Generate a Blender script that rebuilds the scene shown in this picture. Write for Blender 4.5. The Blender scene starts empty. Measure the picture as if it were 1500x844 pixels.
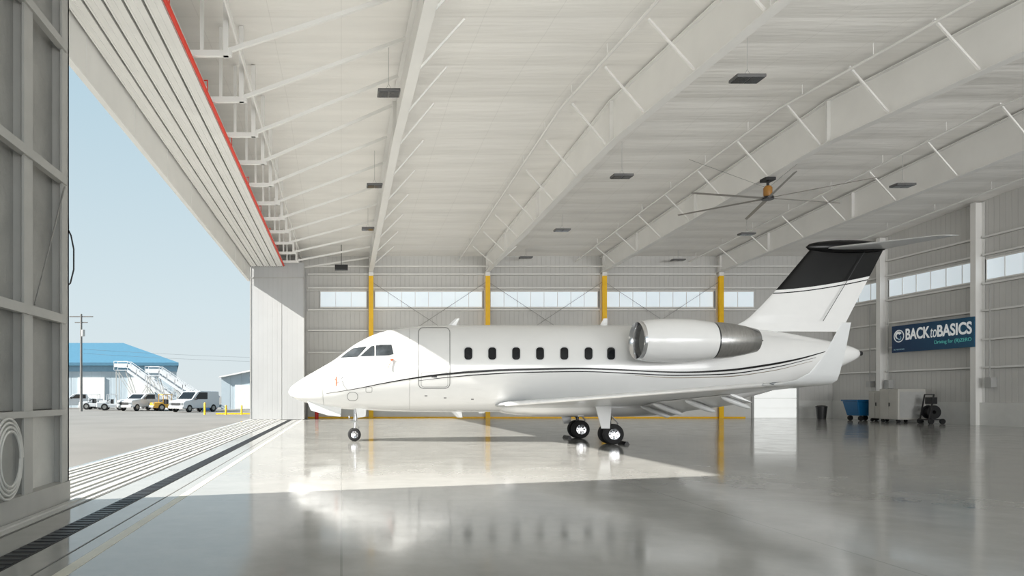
import bpy, bmesh, math, random
from mathutils import Vector, Matrix
random.seed(4)
V = Vector
scene = bpy.context.scene
COL = scene.collection
CAMZ = 1.55
def W(px, py, D):
    return V(((px-500)*D/1000.0, D, CAMZ+(578-py)*D/1000.0))
def lin(r, g, b):
    def c(u):
        u /= 255.0
        return u/12.92 if u <= 0.04045 else ((u+0.055)/1.055)**2.4
    return (c(r), c(g), c(b), 1)

# ------------------------------------------------------------ materials
def mat(name, rgb, rough=0.5, metal=0.0, var=0.06, scale=3.0, bump=0.0, bscale=20, coat=0.0, emis=0.0, spec=0.5, stretch=None):
    m = bpy.data.materials.new(name); m.use_nodes = True
    nt = m.node_tree; n = nt.nodes; l = nt.links
    b = n['Principled BSDF']
    c = lin(*rgb)
    tc = n.new('ShaderNodeTexCoord'); mp = n.new('ShaderNodeMapping')
    l.new(tc.outputs['Object'], mp.inputs[0])
    if stretch: mp.inputs['Scale'].default_value = stretch
    nz = n.new('ShaderNodeTexNoise'); nz.inputs['Scale'].default_value = scale; nz.inputs['Detail'].default_value = 5
    l.new(mp.outputs[0], nz.inputs['Vector'])
    cr = n.new('ShaderNodeValToRGB')
    cr.color_ramp.elements[0].position = 0.3; cr.color_ramp.elements[1].position = 0.7
    cr.color_ramp.elements[0].color = (c[0]*(1-var), c[1]*(1-var), c[2]*(1-var), 1)
    cr.color_ramp.elements[1].color = (min(1, c[0]*(1+var)), min(1, c[1]*(1+var)), min(1, c[2]*(1+var)), 1)
    l.new(nz.outputs['Fac'], cr.inputs[0]); l.new(cr.outputs[0], b.inputs['Base Color'])
    b.inputs['Roughness'].default_value = rough; b.inputs['Metallic'].default_value = metal
    b.inputs['Coat Weight'].default_value = coat; b.inputs['Coat Roughness'].default_value = 0.08
    b.inputs['Specular IOR Level'].default_value = spec
    if emis > 0:
        b.inputs['Emission Color'].default_value = c; b.inputs['Emission Strength'].default_value = emis
    if bump > 0:
        nb = n.new('ShaderNodeTexNoise'); nb.inputs['Scale'].default_value = bscale; nb.inputs['Detail'].default_value = 4
        l.new(mp.outputs[0], nb.inputs['Vector'])
        bp = n.new('ShaderNodeBump'); bp.inputs['Strength'].default_value = bump; bp.inputs['Distance'].default_value = 0.05
        l.new(nb.outputs['Fac'], bp.inputs['Height']); l.new(bp.outputs[0], b.inputs['Normal'])
    return m

def rib_mat(name, rgb, axis, period, rough=0.45, depth=0.4, dark=0.10, edge=0.06, base=None):
    m = base or mat(name, rgb, rough, var=0.03, scale=0.7)
    nt = m.node_tree; n = nt.nodes; l = nt.links; b = n['Principled BSDF']
    tc = n.new('ShaderNodeTexCoord'); sp = n.new('ShaderNodeSeparateXYZ'); l.new(tc.outputs['Object'], sp.inputs[0])
    d = n.new('ShaderNodeMath'); d.operation = 'DIVIDE'; d.inputs[1].default_value = period; l.new(sp.outputs[axis], d.inputs[0])
    fr = n.new('ShaderNodeMath'); fr.operation = 'FRACT'; l.new(d.outputs[0], fr.inputs[0])
    cr = n.new('ShaderNodeValToRGB'); e = cr.color_ramp.elements
    e[0].position = 0.0; e[0].color = (0, 0, 0, 1); e[1].position = edge; e[1].color = (1, 1, 1, 1)
    e2 = e.new(1-edge); e2.color = (1, 1, 1, 1); e3 = e.new(1.0); e3.color = (0, 0, 0, 1)
    l.new(fr.outputs[0], cr.inputs[0])
    if not base:
        bp = n.new('ShaderNodeBump'); bp.inputs['Strength'].default_value = depth; bp.inputs['Distance'].default_value = 0.04
        l.new(cr.outputs[0], bp.inputs['Height']); l.new(bp.outputs[0], b.inputs['Normal'])
    src = b.inputs['Base Color'].links[0].from_socket
    mx = n.new('ShaderNodeMix'); mx.data_type = 'RGBA'; mx.blend_type = 'MULTIPLY'; mx.inputs[0].default_value = dark
    l.new(src, mx.inputs[6]); l.new(cr.outputs[0], mx.inputs[7]); l.new(mx.outputs[2], b.inputs['Base Color'])
    return m

M = {}
M['paint'] = mat('white_paint', (224, 224, 223), 0.22, coat=0.5, var=0.01)
M['wingpaint'] = mat('grey_white_paint', (204, 205, 205), 0.28, coat=0.3, var=0.02)
M['wingskin'] = mat('wing_grey_paint', (190, 192, 193), 0.3, coat=0.2, var=0.02)
M['black'] = mat('gloss_black', (6, 6, 7), 0.3, var=0.1, spec=.3)
M['gold'] = mat('champagne_stripe', (140, 128, 108), 0.3, metal=0.5)
M['seam'] = mat('panel_seam', (132, 132, 132), 0.5)
M['glass'] = mat('dark_glass', (20, 23, 27), 0.08, var=0.3, scale=1.2, spec=.4)
M['glassgrey'] = mat('cockpit_glass', (58, 63, 67), 0.07, var=0.5, scale=2.5, spec=.5)
M['lampglass'] = mat('lamp_glass', (110, 114, 116), 0.1)
M['chrome'] = mat('polished_metal', (215, 215, 217), 0.16, metal=1.0)
M['lemetal'] = mat('silver_leading_edge', (236, 236, 237), 0.3, metal=0.2)
M['nozzle'] = mat('brushed_nozzle_metal', (176, 175, 173), 0.26, metal=0.85, var=.12, scale=4, stretch=(4, 1, 1))
M['darkmetal'] = mat('dark_metal', (70, 70, 72), 0.32, metal=0.8)
M['rubber'] = mat('tyre_rubber', (30, 30, 31), 0.8, bump=0.1)
M['steel'] = mat('white_painted_steel', (238, 237, 234), 0.45, var=0.03, scale=0.8)
M['steelgrey'] = mat('grey_painted_steel', (176, 176, 174), 0.5, var=0.05)
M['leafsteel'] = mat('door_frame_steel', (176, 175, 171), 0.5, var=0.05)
M['zinc'] = mat('galvanised_steel', (150, 150, 147), 0.4, metal=0.5, var=0.12, scale=8)
M['yellow'] = mat('safety_yellow', (252, 196, 12), 0.45)
M['motor'] = mat('ochre_motor', (160, 112, 48), 0.45)
M['red'] = mat('signal_red', (196, 36, 24), 0.45)
M['redpipe'] = mat('red_orange_pipe', (228, 58, 36), 0.5)
M['orange'] = mat('orange_plastic', (206, 98, 50), 0.5)
M['wall'] = rib_mat('ribbed_wall_panel', (204, 203, 200), 0, 0.30, dark=0.15)
M['wallr'] = rib_mat('ribbed_side_panel', (206, 205, 202), 1, 0.30, dark=0.15)
M['wains'] = mat('wainscot_panel', (218, 218, 215), 0.5, var=0.03)
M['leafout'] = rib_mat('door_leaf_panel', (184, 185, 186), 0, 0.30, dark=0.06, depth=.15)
ce = mat('insulation_liner', (246, 244, 240), 0.6, var=0.05, scale=0.5, bump=0.5, bscale=1.6, stretch=(0.35, 2.6, 1))
M['ceil'] = rib_mat('x', None, 1, 1.52, dark=.09, edge=.015, base=ce)
rib_mat('x', None, 0, 1.905, dark=.12, edge=.008, base=ce)
M['foil'] = mat('plastic_insulation', (160, 159, 155), 0.45, var=0.12, scale=1.4, bump=0.5, bscale=5)
M['track'] = mat('pale_rail', (196, 195, 191), 0.45, var=0.05)
M['groove'] = mat('dark_groove', (112, 111, 108), 0.6)
M['grate'] = mat('cast_grate', (62, 64, 68), 0.45, metal=0.6)
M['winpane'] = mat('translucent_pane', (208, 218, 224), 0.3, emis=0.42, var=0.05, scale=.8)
M['asphalt'] = mat('asphalt', (115, 113, 110), 0.85, var=0.12, scale=0.25, bump=0.2, bscale=30)
M['darkplastic'] = mat('black_plastic', (28, 28, 30), 0.5)
M['hose'] = mat('white_hose_rubber', (206, 205, 200), 0.45)
M['fixture'] = mat('fixture_grey', (104, 104, 104), 0.4, metal=0.2)
M['lens'] = mat('fixture_lens', (60, 62, 64), 0.2)
M['blade'] = mat('fan_blade', (160, 156, 150), 0.35, metal=0.3)
M['bluecart'] = mat('blue_plastic', (12, 96, 146), 0.4)
M['cabinet'] = mat('grey_cabinet', (184, 182, 176), 0.4, var=0.03)
M['blueroof'] = mat('blue_roof', (66, 112, 136), 0.6)
M['bluetrim'] = mat('pale_blue_band', (124, 158, 178), 0.5)
M['farwall'] = rib_mat('far_wall', (172, 184, 192), 0, 1.2, dark=0.1)
M['carpaint'] = mat('vehicle_white', (208, 210, 213), 0.35, coat=0.4, var=0.01)
M['caryellow'] = mat('vehicle_yellow', (206, 156, 50), 0.4)
M['carblue'] = mat('vehicle_blue', (34, 74, 120), 0.35)
M['wood'] = mat('weathered_pole', (122, 120, 118), 0.9)
M['wire'] = mat('overhead_wire', (120, 126, 130), 0.6)
M['signtext'] = mat('sign_white', (240, 244, 246), 0.5, emis=0.12)
M['signteal'] = mat('sign_aqua', (96, 196, 190), 0.5, emis=0.08)
M['logo2'] = mat('sign_pale_blue', (160, 200, 220), 0.5)

def floor_mat():
    m = mat('polished_concrete', (162, 161, 157), 0.12, var=0.10, scale=0.22, coat=0.0)
    nt = m.node_tree; n = nt.nodes; l = nt.links; b = n['Principled BSDF']
    tc = n.new('ShaderNodeTexCoord')
    br = n.new('ShaderNodeTexBrick'); br.inputs['Scale'].default_value = 1.0
    br.offset = 0.0; br.inputs['Brick Width'].default_value = 5.0; br.inputs['Row Height'].default_value = 5.0
    br.inputs['Mortar Size'].default_value = 0.012; br.inputs['Color1'].default_value = (1, 1, 1, 1)
    br.inputs['Color2'].default_value = (1, 1, 1, 1); br.inputs['Mortar'].default_value = (0.78, 0.78, 0.78, 1)
    l.new(tc.outputs['Object'], br.inputs['Vector'])
    n2 = n.new('ShaderNodeTexNoise'); n2.inputs['Scale'].default_value = 1.3; n2.inputs['Detail'].default_value = 8; n2.inputs['Roughness'].default_value = 0.65
    l.new(tc.outputs['Object'], n2.inputs['Vector'])
    mr = n.new('ShaderNodeMapRange'); mr.inputs[1].default_value = 0.3; mr.inputs[2].default_value = 0.7
    mr.inputs[3].default_value = 0.90; mr.inputs[4].default_value = 1.06
    l.new(n2.outputs['Fac'], mr.inputs[0])
    src = b.inputs['Base Color'].links[0].from_socket
    mx = n.new('ShaderNodeMix'); mx.data_type = 'RGBA'; mx.blend_type = 'MULTIPLY'; mx.inputs[0].default_value = 1
    l.new(src, mx.inputs[6]); l.new(br.outputs['Color'], mx.inputs[7])
    mx2 = n.new('ShaderNodeMix'); mx2.data_type = 'RGBA'; mx2.blend_type = 'MULTIPLY'; mx2.inputs[0].default_value = 1
    l.new(mx.outputs[2], mx2.inputs[6]); l.new(mr.outputs[0], mx2.inputs[7])
    l.new(mx2.outputs[2], b.inputs['Base Color'])
    mr2 = n.new('ShaderNodeMapRange'); mr2.inputs[1].default_value = 0.3; mr2.inputs[2].default_value = 0.7
    mr2.inputs[3].default_value = 0.06; mr2.inputs[4].default_value = 0.16
    l.new(n2.outputs['Fac'], mr2.inputs[0]); l.new(mr2.outputs[0], b.inputs['Roughness'])
    n3 = n.new('ShaderNodeTexNoise'); n3.inputs['Scale'].default_value = 3.5; n3.inputs['Detail'].default_value = 3
    l.new(tc.outputs['Object'], n3.inputs['Vector'])
    bp = n.new('ShaderNodeBump'); bp.inputs['Strength'].default_value = 0.06; bp.inputs['Distance'].default_value = 0.01
    l.new(n3.outputs['Fac'], bp.inputs['Height']); l.new(bp.outputs[0], b.inputs['Normal'])
    b.inputs['Specular IOR Level'].default_value = 0.38
    return m
M['floor'] = floor_mat()

# ------------------------------------------------------------ builder
class MB:
    def __init__(s): s.v = []; s.f = []; s.m = []
    def add(s, vs, fs, m=0):
        o = len(s.v); s.v += [V(p) for p in vs]
        for f in fs: s.f.append([i+o for i in f]); s.m.append(m)
        return s
    def hexa(s, p, m=0):
        return s.add(p, [(0, 1, 2, 3), (4, 7, 6, 5), (0, 4, 5, 1), (1, 5, 6, 2), (2, 6, 7, 3), (3, 7, 4, 0)], m)
    def box(s, x0, x1, y0, y1, z0, z1, m=0):
        return s.hexa([(x0, y0, z0), (x1, y0, z0), (x1, y1, z0), (x0, y1, z0), (x0, y0, z1), (x1, y0, z1), (x1, y1, z1), (x0, y1, z1)], m)
    def ring(s, c, u, w, r, seg):
        return [c+u*(r*math.cos(2*math.pi*i/seg))+w*(r*math.sin(2*math.pi*i/seg)) for i in range(seg)]
    def loft(s, rings, m=0, cap=True, closed=True):
        o = len(s.v); n = len(rings[0])
        for r in rings: s.v += [V(p) for p in r]
        for k in range(len(rings)-1):
            for i in range(n if closed else n-1):
                j = (i+1) % n
                s.f.append([o+k*n+i, o+k*n+j, o+(k+1)*n+j, o+(k+1)*n+i]); s.m.append(m)
        if cap:
            s.f.append([o+i for i in range(n)][::-1]); s.m.append(m)
            s.f.append([o+(len(rings)-1)*n+i for i in range(n)]); s.m.append(m)
        return s
    def tube(s, p0, p1, r, r1=None, seg=10, m=0, cap=True):
        p0 = V(p0); p1 = V(p1); a = (p1-p0).normalized()
        u = a.orthogonal().normalized(); w = a.cross(u)
        return s.loft([s.ring(p0, u, w, r, seg), s.ring(p1, u, w, r if r1 is None else r1, seg)], m, cap)
    def path(s, pts, r, seg=8, m=0):
        pts = [V(p) for p in pts]; rings = []
        u = None
        for i, p in enumerate(pts):
            a = (pts[min(i+1, len(pts)-1)]-pts[max(i-1, 0)]).normalized()
            if u is None: u = a.orthogonal().normalized()
            u = (u-a*u.dot(a)).normalized(); w = a.cross(u)
            rings.append(s.ring(p, u, w, r, seg))
        return s.loft(rings, m)
    def lathe(s, prof, o, axis, seg=40, m=0, cap=False):
        a = V(axis).normalized(); u = a.orthogonal().normalized(); w = a.cross(u); o = V(o)
        return s.loft([s.ring(o+a*t, u, w, max(r, 1e-4), seg) for t, r in prof], m, cap)
    def prism(s, poly, axis, a0, a1, m=0):
        def P(q, a):
            return {'y': (q[0], a, q[1]), 'x': (a, q[0], q[1]), 'z': (q[0], q[1], a)}[axis]
        return s.loft([[P(q, a0) for q in poly], [P(q, a1) for q in poly]], m)
    def beam(s, p0, p1, w, h, m=0, up=V((0, 0, 1))):
        p0 = V(p0); p1 = V(p1); a = (p1-p0).normalized()
        sd = a.cross(up)
        if sd.length < 1e-4: sd = V((1, 0, 0))
        sd.normalize(); u = sd.cross(a).normalized()
        def r(p): return [p+sd*w/2+u*h/2, p-sd*w/2+u*h/2, p-sd*w/2-u*h/2, p+sd*w/2-u*h/2]
        return s.loft([r(p0), r(p1)], m)
    def obj(s, name, mats, parent=None, smooth=None, bevel=0, **kw):
        me = bpy.data.meshes.new(name)
        me.from_pydata([tuple(p) for p in s.v], [], s.f)
        if not isinstance(mats, (list, tuple)): mats = [mats]
        for q in mats: me.materials.append(M[q] if isinstance(q, str) else q)
        me.polygons.foreach_set('material_index', s.m)
        bm = bmesh.new(); bm.from_mesh(me); bmesh.ops.recalc_face_normals(bm, faces=bm.faces); bm.to_mesh(me); bm.free()
        if smooth:
            me.polygons.foreach_set('use_smooth', [True]*len(me.polygons))
            me.set_sharp_from_angle(angle=math.radians(smooth))
        me.update()
        o = bpy.data.objects.new(name, me); COL.objects.link(o)
        if bevel:
            md = o.modifiers.new('bevel', 'BEVEL'); md.width = bevel; md.segments = 2; md.limit_method = 'ANGLE'
        fin(o, parent, **kw)
        return o
def fin(o, parent=None, world=True, **kw):
    if parent is not None:
        o.parent = parent
        if world: o.location = -V(parent.location)
    for k, v in kw.items(): o[{'cat': 'category'}.get(k, k)] = v
def empty(name, loc, rot=0, **kw):
    o = bpy.data.objects.new(name, None); o.location = loc; o.rotation_euler = (0, 0, rot); o.empty_display_size = 0.2
    COL.objects.link(o); fin(o, None, **kw); return o

# ------------------------------------------------------------ building dims
YB = 45.0; YN = -3.0; YR = 24.0; XR = 32.4; XL = -5.9
FX = [1.94, 9.56, 17.18, 24.8]
def zt(y): return 12.0 - 0.062*abs(y-YR)
def zb(y): return 10.4 - 0.040*abs(y-YR)
S = dict(kind='structure')

MB().box(-5.75, XR+.2, YN-12, YB+.2, -0.3, 0.0).obj('floor', 'floor', **S)
b = MB(); b.add([(-400, -100, -0.03), (-5.7, -100, -0.03), (-5.7, 46, -0.03), (60, 46, -.03), (60, 500, -.03), (-400, 500, -0.03)], [(0, 1, 2, 3, 4, 5)])
b.obj('ground_apron', 'asphalt', **S)
b = MB(); rows = []; y = YN; step = 0.19
while y <= YB+.2:
    z = zt(y)-0.03*abs(math.sin(math.pi*y/1.52))
    rows.append([(XL, y, z), (XR+.1, y, z)]); y += step
b.loft(rows, closed=False, cap=False)
for r0, r1 in ((YN, YR), (YR, YB+.3)):
    b.hexa([(XL, r0, zt(r0)+.15), (XR+.2, r0, zt(r0)+.15), (XR+.2, r1, zt(r1)+.15), (XL, r1, zt(r1)+.15),
            (XL, r0, zt(r0)+.3), (XR+.2, r0, zt(r0)+.3), (XR+.2, r1, zt(r1)+.3), (XL, r1, zt(r1)+.3)])
b.obj('ceiling', 'ceil', **S)
WZ0, WZ1 = 7.28, 8.36
b = MB(); b.box(-5.9, XR, YB, YB+.2, 0, WZ0); b.box(-5.9, XR, YB, YB+.2, WZ1, 10.95)
b.box(-5.9, XR, YB+.14, YB+.2, WZ0, WZ1); b.obj('wall_back', 'wall', **S)
b = MB(); b.box(XR, XR+.2, YN, YB+.2, 0, WZ0); b.box(XR, XR+.2, YN, YB+.2, WZ1, 10.2)
b.box(XR+.14, XR+.2, YN, YB+.2, WZ0, WZ1)
b.prism([(YN, 10.2), (YB+.2, 10.2), (YB+.2, zt(YB)+.1), (YR, zt(YR)+.1), (YN, zt(YN)+.1)], 'x', XR, XR+.2)
b.obj('wall_right', 'wallr', **S)
b = MB(); b.prism([(YN, 9.7), (YB, 9.7), (YB, zt(YB)+.1), (YR, zt(YR)+.1), (YN, zt(YN)+.1)], 'x', XL-.15, XL)
b.obj('wall_left', 'wallr', **S)
MB().box(-2.2, XR-.17, YB-.16, YB, 0, 1.15).obj('baseboard_back', 'wains', **S)
MB().box(XR-.16, XR, YN, YB, 0, 1.15).obj('baseboard_right', 'wains', **S)
MB().box(-2.2, 26.5, YB-.24, YB-.17, 0.0, 0.09).obj('trim_1', 'yellow', **S)
MB().box(-2.47, -2.35, YN, 41.9, 0.0, 0.004).obj('trim_2', mat('cream_line', (214, 209, 192), .4), **S)

wn = 1
def winstrip(axis, a0, a1, plane):
    global wn
    b = MB(); n = max(2, int(round((a1-a0)/0.9)))
    fr = 0.05
    def bx(u0, u1, z0, z1, d0, d1, m):
        if axis == 'x': b.box(u0, u1, plane+d0, plane+d1, z0, z1, m)
        else: b.box(plane+d0, plane+d1, u0, u1, z0, z1, m)
    bx(a0, a1, WZ0, WZ1, .04, .07, 1)
    bx(a0, a1, WZ0-.02, WZ0+fr, -.03, .1, 0); bx(a0, a1, WZ1-fr, WZ1+.02, -.03, .1, 0)
    for i in range(n+1):
        u = a0+(a1-a0)*i/n; bx(u-.017, u+.017, WZ0, WZ1, .01, .1, 0)
    b.obj('window_%d' % wn, ['steel', 'winpane'], **S); wn += 1
xs = [-5.68]+FX+[XR]
for i in range(5):
    winstrip('x', xs[i]+(.28 if i else 4.3), (xs[i+1]-.28) if i < 4 else 27.2, YB)
CY = [46.7-6.1*i for i in range(1, 9)]
prev = YB
for c in CY:
    winstrip('y', max(c+.2, YN), prev-.2, XR); prev = c
MB().box(27.2, XR, YB-.02, YB+.12, WZ0, WZ1).obj('trim_3', 'wall', **S)

gl = dict(label='horizontal white steel wall girt', cat='beam', group='wall girts')
for z in (2.9, 4.3, 5.75, 7.1, 8.55, 9.45):
    for i in range(5):
        x0 = max(xs[i]+.16, -2.2); x1 = xs[i+1]-.16
        b = MB(); b.box(x0, x1, YB-.14, YB, z-.05, z-.035); b.box(x0, x1, YB-.14, YB-.125, z-.05, z+.06)
        b.obj('wall_girt', 'steel', **gl)
    pv = YB
    for c in CY[:6]:
        b = MB(); b.box(XR-.14, XR, c+.16, pv-.16, z-.05, z-.035); b.box(XR-.14, XR-.125, c+.16, pv-.16, z-.05, z+.06)
        b.obj('wall_girt', 'steel', **gl); pv = c
MB().tube((-2.2, YB-.55, 9.9), (XR-.2, YB-.55, 9.9), .05).obj('eave_pipe', 'steel', label='long thin white pipe along the rear wall', cat='pipe')

def column(x, y, axis, yel):
    b = MB()
    d = .45; w = .30; zt_ = zb(y)-.02 if axis == 'x' else zt(y)-.1
    segs = [(0, 9.3, 1), (9.3, zt_, 0)] if yel else [(0, zt_, 0)]
    for z0, z1, m in segs:
        if axis == 'x':
            b.box(x-w/2, x+w/2, y-d-.02, y-d, z0, z1, m); b.box(x-w/2, x+w/2, y-.03, y-.01, z0, z1, 0); b.box(x-.01, x+.01, y-d, y-.02, z0, z1, m)
        else:
            b.box(x-d-.02, x-d, y-w/2, y+w/2, z0, z1, m); b.box(x-.03, x-.01, y-w/2, y+w/2, z0, z1, 0); b.box(x-d, x-.02, y-.01, y+.01, z0, z1, 0)
    b.obj('steel_column', ['steel', 'yellow'], label='steel wall column with safety yellow flange' if yel else 'white steel wall column', cat='column', group='wall columns')
for x in FX: column(x, YB-.01, 'x', True)
for c in CY: column(XR-.01, c, 'y', False)

for x in FX:
    b = MB()
    for y0, y1 in ((YN, YR), (YR, YB)):
        for (ha, w) in ((0, .30), (None, .02)):
            if ha is not None:
                for f in (zb, lambda q: zt(q)-.14):
                    b.hexa([(x-w/2, y0, f(y0)), (x+w/2, y0, f(y0)), (x+w/2, y1, f(y1)), (x-w/2, y1, f(y1)),
                            (x-w/2, y0, f(y0)+.03), (x+w/2, y0, f(y0)+.03), (x+w/2, y1, f(y1)+.03), (x-w/2, y1, f(y1)+.03)])
            else:
                b.hexa([(x-.01, y0, zb(y0)+.02), (x+.01, y0, zb(y0)+.02), (x+.01, y1, zb(y1)+.02), (x-.01, y1, zb(y1)+.02),
                        (x-.01, y0, zt(y0)-.12), (x+.01, y0, zt(y0)-.12), (x+.01, y1, zt(y1)-.12), (x-.01, y1, zt(y1)-.12)])
    for y in (6, 15, 23.97, 24.03, 33, 39.5, 44.5):
        b.box(x-.14, x+.14, y-.015, y+.015, zb(y)+.02, zt(y)-.13)
    b.obj('roof_girder', 'steel', label='deep white tapered steel roof girder', cat='beam', group='roof girders')
bl = dict(label='thin diagonal steel brace between girder and roof', cat='brace', group='girder braces')
for x in FX:
    y = 3.04
    while y < 44:
        for s_ in (-1, 1):
            if x == FX[0] and s_ < 0: continue
            b = MB(); b.beam((x+s_*.13, y, zb(y)+.06), (x+s_*1.35, y, zt(y)-.06), .055, .055)
            b.obj('flange_brace', 'steel', **bl)
        y += 3.04
for x in (7.7, 15.4, 22.9, 30.4):
    b = MB(); b.path([(x, YN, zt(YN)-.4), (x, YR, zt(YR)-.4), (x, YB-.1, zt(YB)-.4)], .045)
    y = 4.56
    while y < 44.5:
        b.tube((x, y, zt(y)-.4), (x, y, zt(y)-.02), .012, seg=6)
        y += 3.04
    b.obj('sprinkler_pipe', 'steel', label='white sprinkler pipe hung under the roof', cat='pipe', group='sprinkler pipes')
for i in (1, 2, 3):
    b = MB(); b.tube((xs[i]+.1, YB-.3, 8.9), (xs[i+1]-.1, YB-.3, 4.0), .014, seg=6); b.tube((xs[i]+.1, YB-.27, 4.0), (xs[i+1]-.1, YB-.27, 8.9), .014, seg=6)
    b.obj('cross_brace', 'zinc', label='crossed steel tie rods on the rear wall', cat='brace', group='cross braces')

# ------------------------------------------------------------ door header
YE = 42.0; YH = YE-.1
b = MB(); b.box(-5.75, -5.6, YN, YH, 8.5, 9.7)
for k in range(12): b.box(-5.602, -5.59, 3.5*k+1, 3.5*k+1.03, 8.5, 9.7)
b.obj('door_header', 'steel', label='long white steel header beam above the door opening', cat='beam')
MB().box(-5.89, -3.62, YN, YB-.05, 9.70, 9.82).obj('header_soffit', 'steel', label='flat white soffit above the overhead door guides', cat='soffit')
for k in range(5):
    x = -5.36+k*.40
    b = MB(); b.box(x-.14, x+.14, YN, YH, 9.42, 9.70); b.box(x-.17, x-.13, YN, YH, 9.40, 9.44); b.box(x+.13, x+.17, YN, YH, 9.40, 9.44); b.box(x-.02, x+.02, YN, YH, 9.395, 9.421)
    b.obj('overhead_door_guide', 'steel', label='white overhead guide channel for the sliding doors', cat='rail', group='overhead door guides')
b = MB(); b.tube((-3.53, YN, 9.46), (-3.53, YH, 9.46), .05)
y = 2.0
while y < 42: b.box(-3.54, -3.52, y-.02, y+.02, 9.46, 9.83); b.box(-3.625, -3.52, y-.02, y+.02, 9.822, 9.84); y += 4
b.obj('red_pipe', 'redpipe', label='thin red pipe along the door header', cat='pipe')
y = 8.6
while y < 44.5:
    b = MB()
    b.beam((-3.615, y, 9.65), (-2.6, y, 9.65), .10, .14)
    b.box(-2.80, -2.68, y-.08, y+.08, 9.58, zt(y)-.04)
    b.box(-3.35, -3.27, y-.05, y+.05, 9.72, zt(y)-.04)
    b.beam((-2.68, y, 9.72), (1.76, y, zt(y)-.35), .08, .10)
    b.obj('header_outrigger', 'steel', label='white steel outrigger with post and diagonal strut', cat='brace', group='header outriggers')
    y += 2.54
MB().beam((-2.60, YN, 10.4), (-2.60, YB, 10.4), .04, .18).obj('header_tie_beam', 'steel', label='long narrow white steel tie beam', cat='beam')

for k in range(5):
    x = -5.45+k*.40
    b = MB(); b.box(x-.14, x+.14, YN, YH, 0, .012, 0); b.box(x-.04, x+.04, YN, YH, .012, .035, 0); b.box(x+.15, x+.18, YN, YH, 0, .006, 1)
    b.obj('floor_door_track', ['track', 'groove'], label='pale floor rail for the sliding hangar doors', cat='rail', group='floor door tracks')
b = MB(); b.box(-3.24, -2.98, YN, YH, 0, .006, 0)
y = 3.0
while y < 41.8:
    b.box(-3.22, -3.00, y, y+.07, .006, .012, 1); y += .16
b.obj('trench_drain', ['darkplastic', 'grate'], label='long black slotted trench drain in the floor', cat='drain')
MB().box(-2.66, -2.64, YN, YH, 0, .003).obj('trim_4', 'groove', **S)

lf = empty('hangar_door_leaf', (-4.0, YE, 0), label='parked white hangar door leaves, ribbed end face', cat='hangar door')
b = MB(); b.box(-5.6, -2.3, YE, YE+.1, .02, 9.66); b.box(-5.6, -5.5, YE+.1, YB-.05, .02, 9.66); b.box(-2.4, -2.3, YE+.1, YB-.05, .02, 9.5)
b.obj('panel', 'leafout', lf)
b = MB(); b.box(-5.62, -5.56, YE-.02, YE, .02, 9.6); b.box(-2.34, -2.28, YE-.02, YE, .02, 9.5); b.box(-5.6, -2.3, YE-.02, YE, 8.7, 8.76); b.box(-3.7, -3.68, YE-.01, YE, .05, 8.7)
b.obj('edge_trim', 'steelgrey', lf)

# near leaf
XN = -3.95
lf = empty('hangar_door_leaf', (XN, 6, 0), label='open hangar door leaf showing steel frame and insulation', cat='hangar door')
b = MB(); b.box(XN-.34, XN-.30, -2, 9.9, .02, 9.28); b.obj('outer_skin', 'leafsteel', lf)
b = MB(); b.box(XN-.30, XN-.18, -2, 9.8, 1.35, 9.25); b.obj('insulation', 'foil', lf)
b = MB(); b.box(XN-.30, XN-.15, -2, 9.8, .12, 1.25); b.obj('lower_insulation', mat('white_wrap', (206, 205, 200), .35, bump=.5, bscale=4, var=.08), lf)
b = MB()
for y in (9.78, 8.62, 7.3, 5.9, 4.4):
    w = .12
    b.box(XN-.03, XN, y-w, y+w, .05, 9.25); b.box(XN-.18, XN-.02, y-.03, y+.03, .05, 9.25)
b.box(XN-.30, XN, 9.86, 9.9, .05, 9.28)
b.obj('stud', 'leafsteel', lf)
for z in (1.3, 2.62, 4.6, 6.5, 8.2, 9.2):
    b = MB(); t = .06 if z > 1.5 else .04
    b.box(XN-.06, XN+.03, -2, 9.78, z-t, z+t)
    b.obj('rail', 'leafsteel', lf)
MB().box(XN-.32, XN+.02, -2, 9.9, .02, .30).obj('bottom_beam', 'leafsteel', lf)
b = MB(); b.tube((XN+.02, 8.75, 2.7), (XN+.02, 9.7, 4.5), .012, seg=6); b.obj('diagonal_rod', 'zinc', lf)
b = MB(); b.path([W(*p, 9.96) for p in [(99, 335), (104, 345), (108, 365), (108, 395), (103, 415), (99, 419), (96, 408), (95, 385), (98, 352), (100, 335), (99.5, 300), (99, 268)]], .012)
b.obj('hanging_cable', 'darkplastic', label='black cable loop hanging on the door leaf', cat='cable')
b = MB(); pts = []
for i in range(97):
    a = 2*math.pi*i/24; r = .50-.05*(i/24.0); pts.append((XN+.05+.01*(i/24.0), 7.98+r*.75*math.cos(a), .78+r*math.sin(a)))
b.path(pts, .016, 6); b.obj('coiled_hose', 'hose', label='white hose coil hung low on the door leaf', cat='hose', smooth=40)

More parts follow.
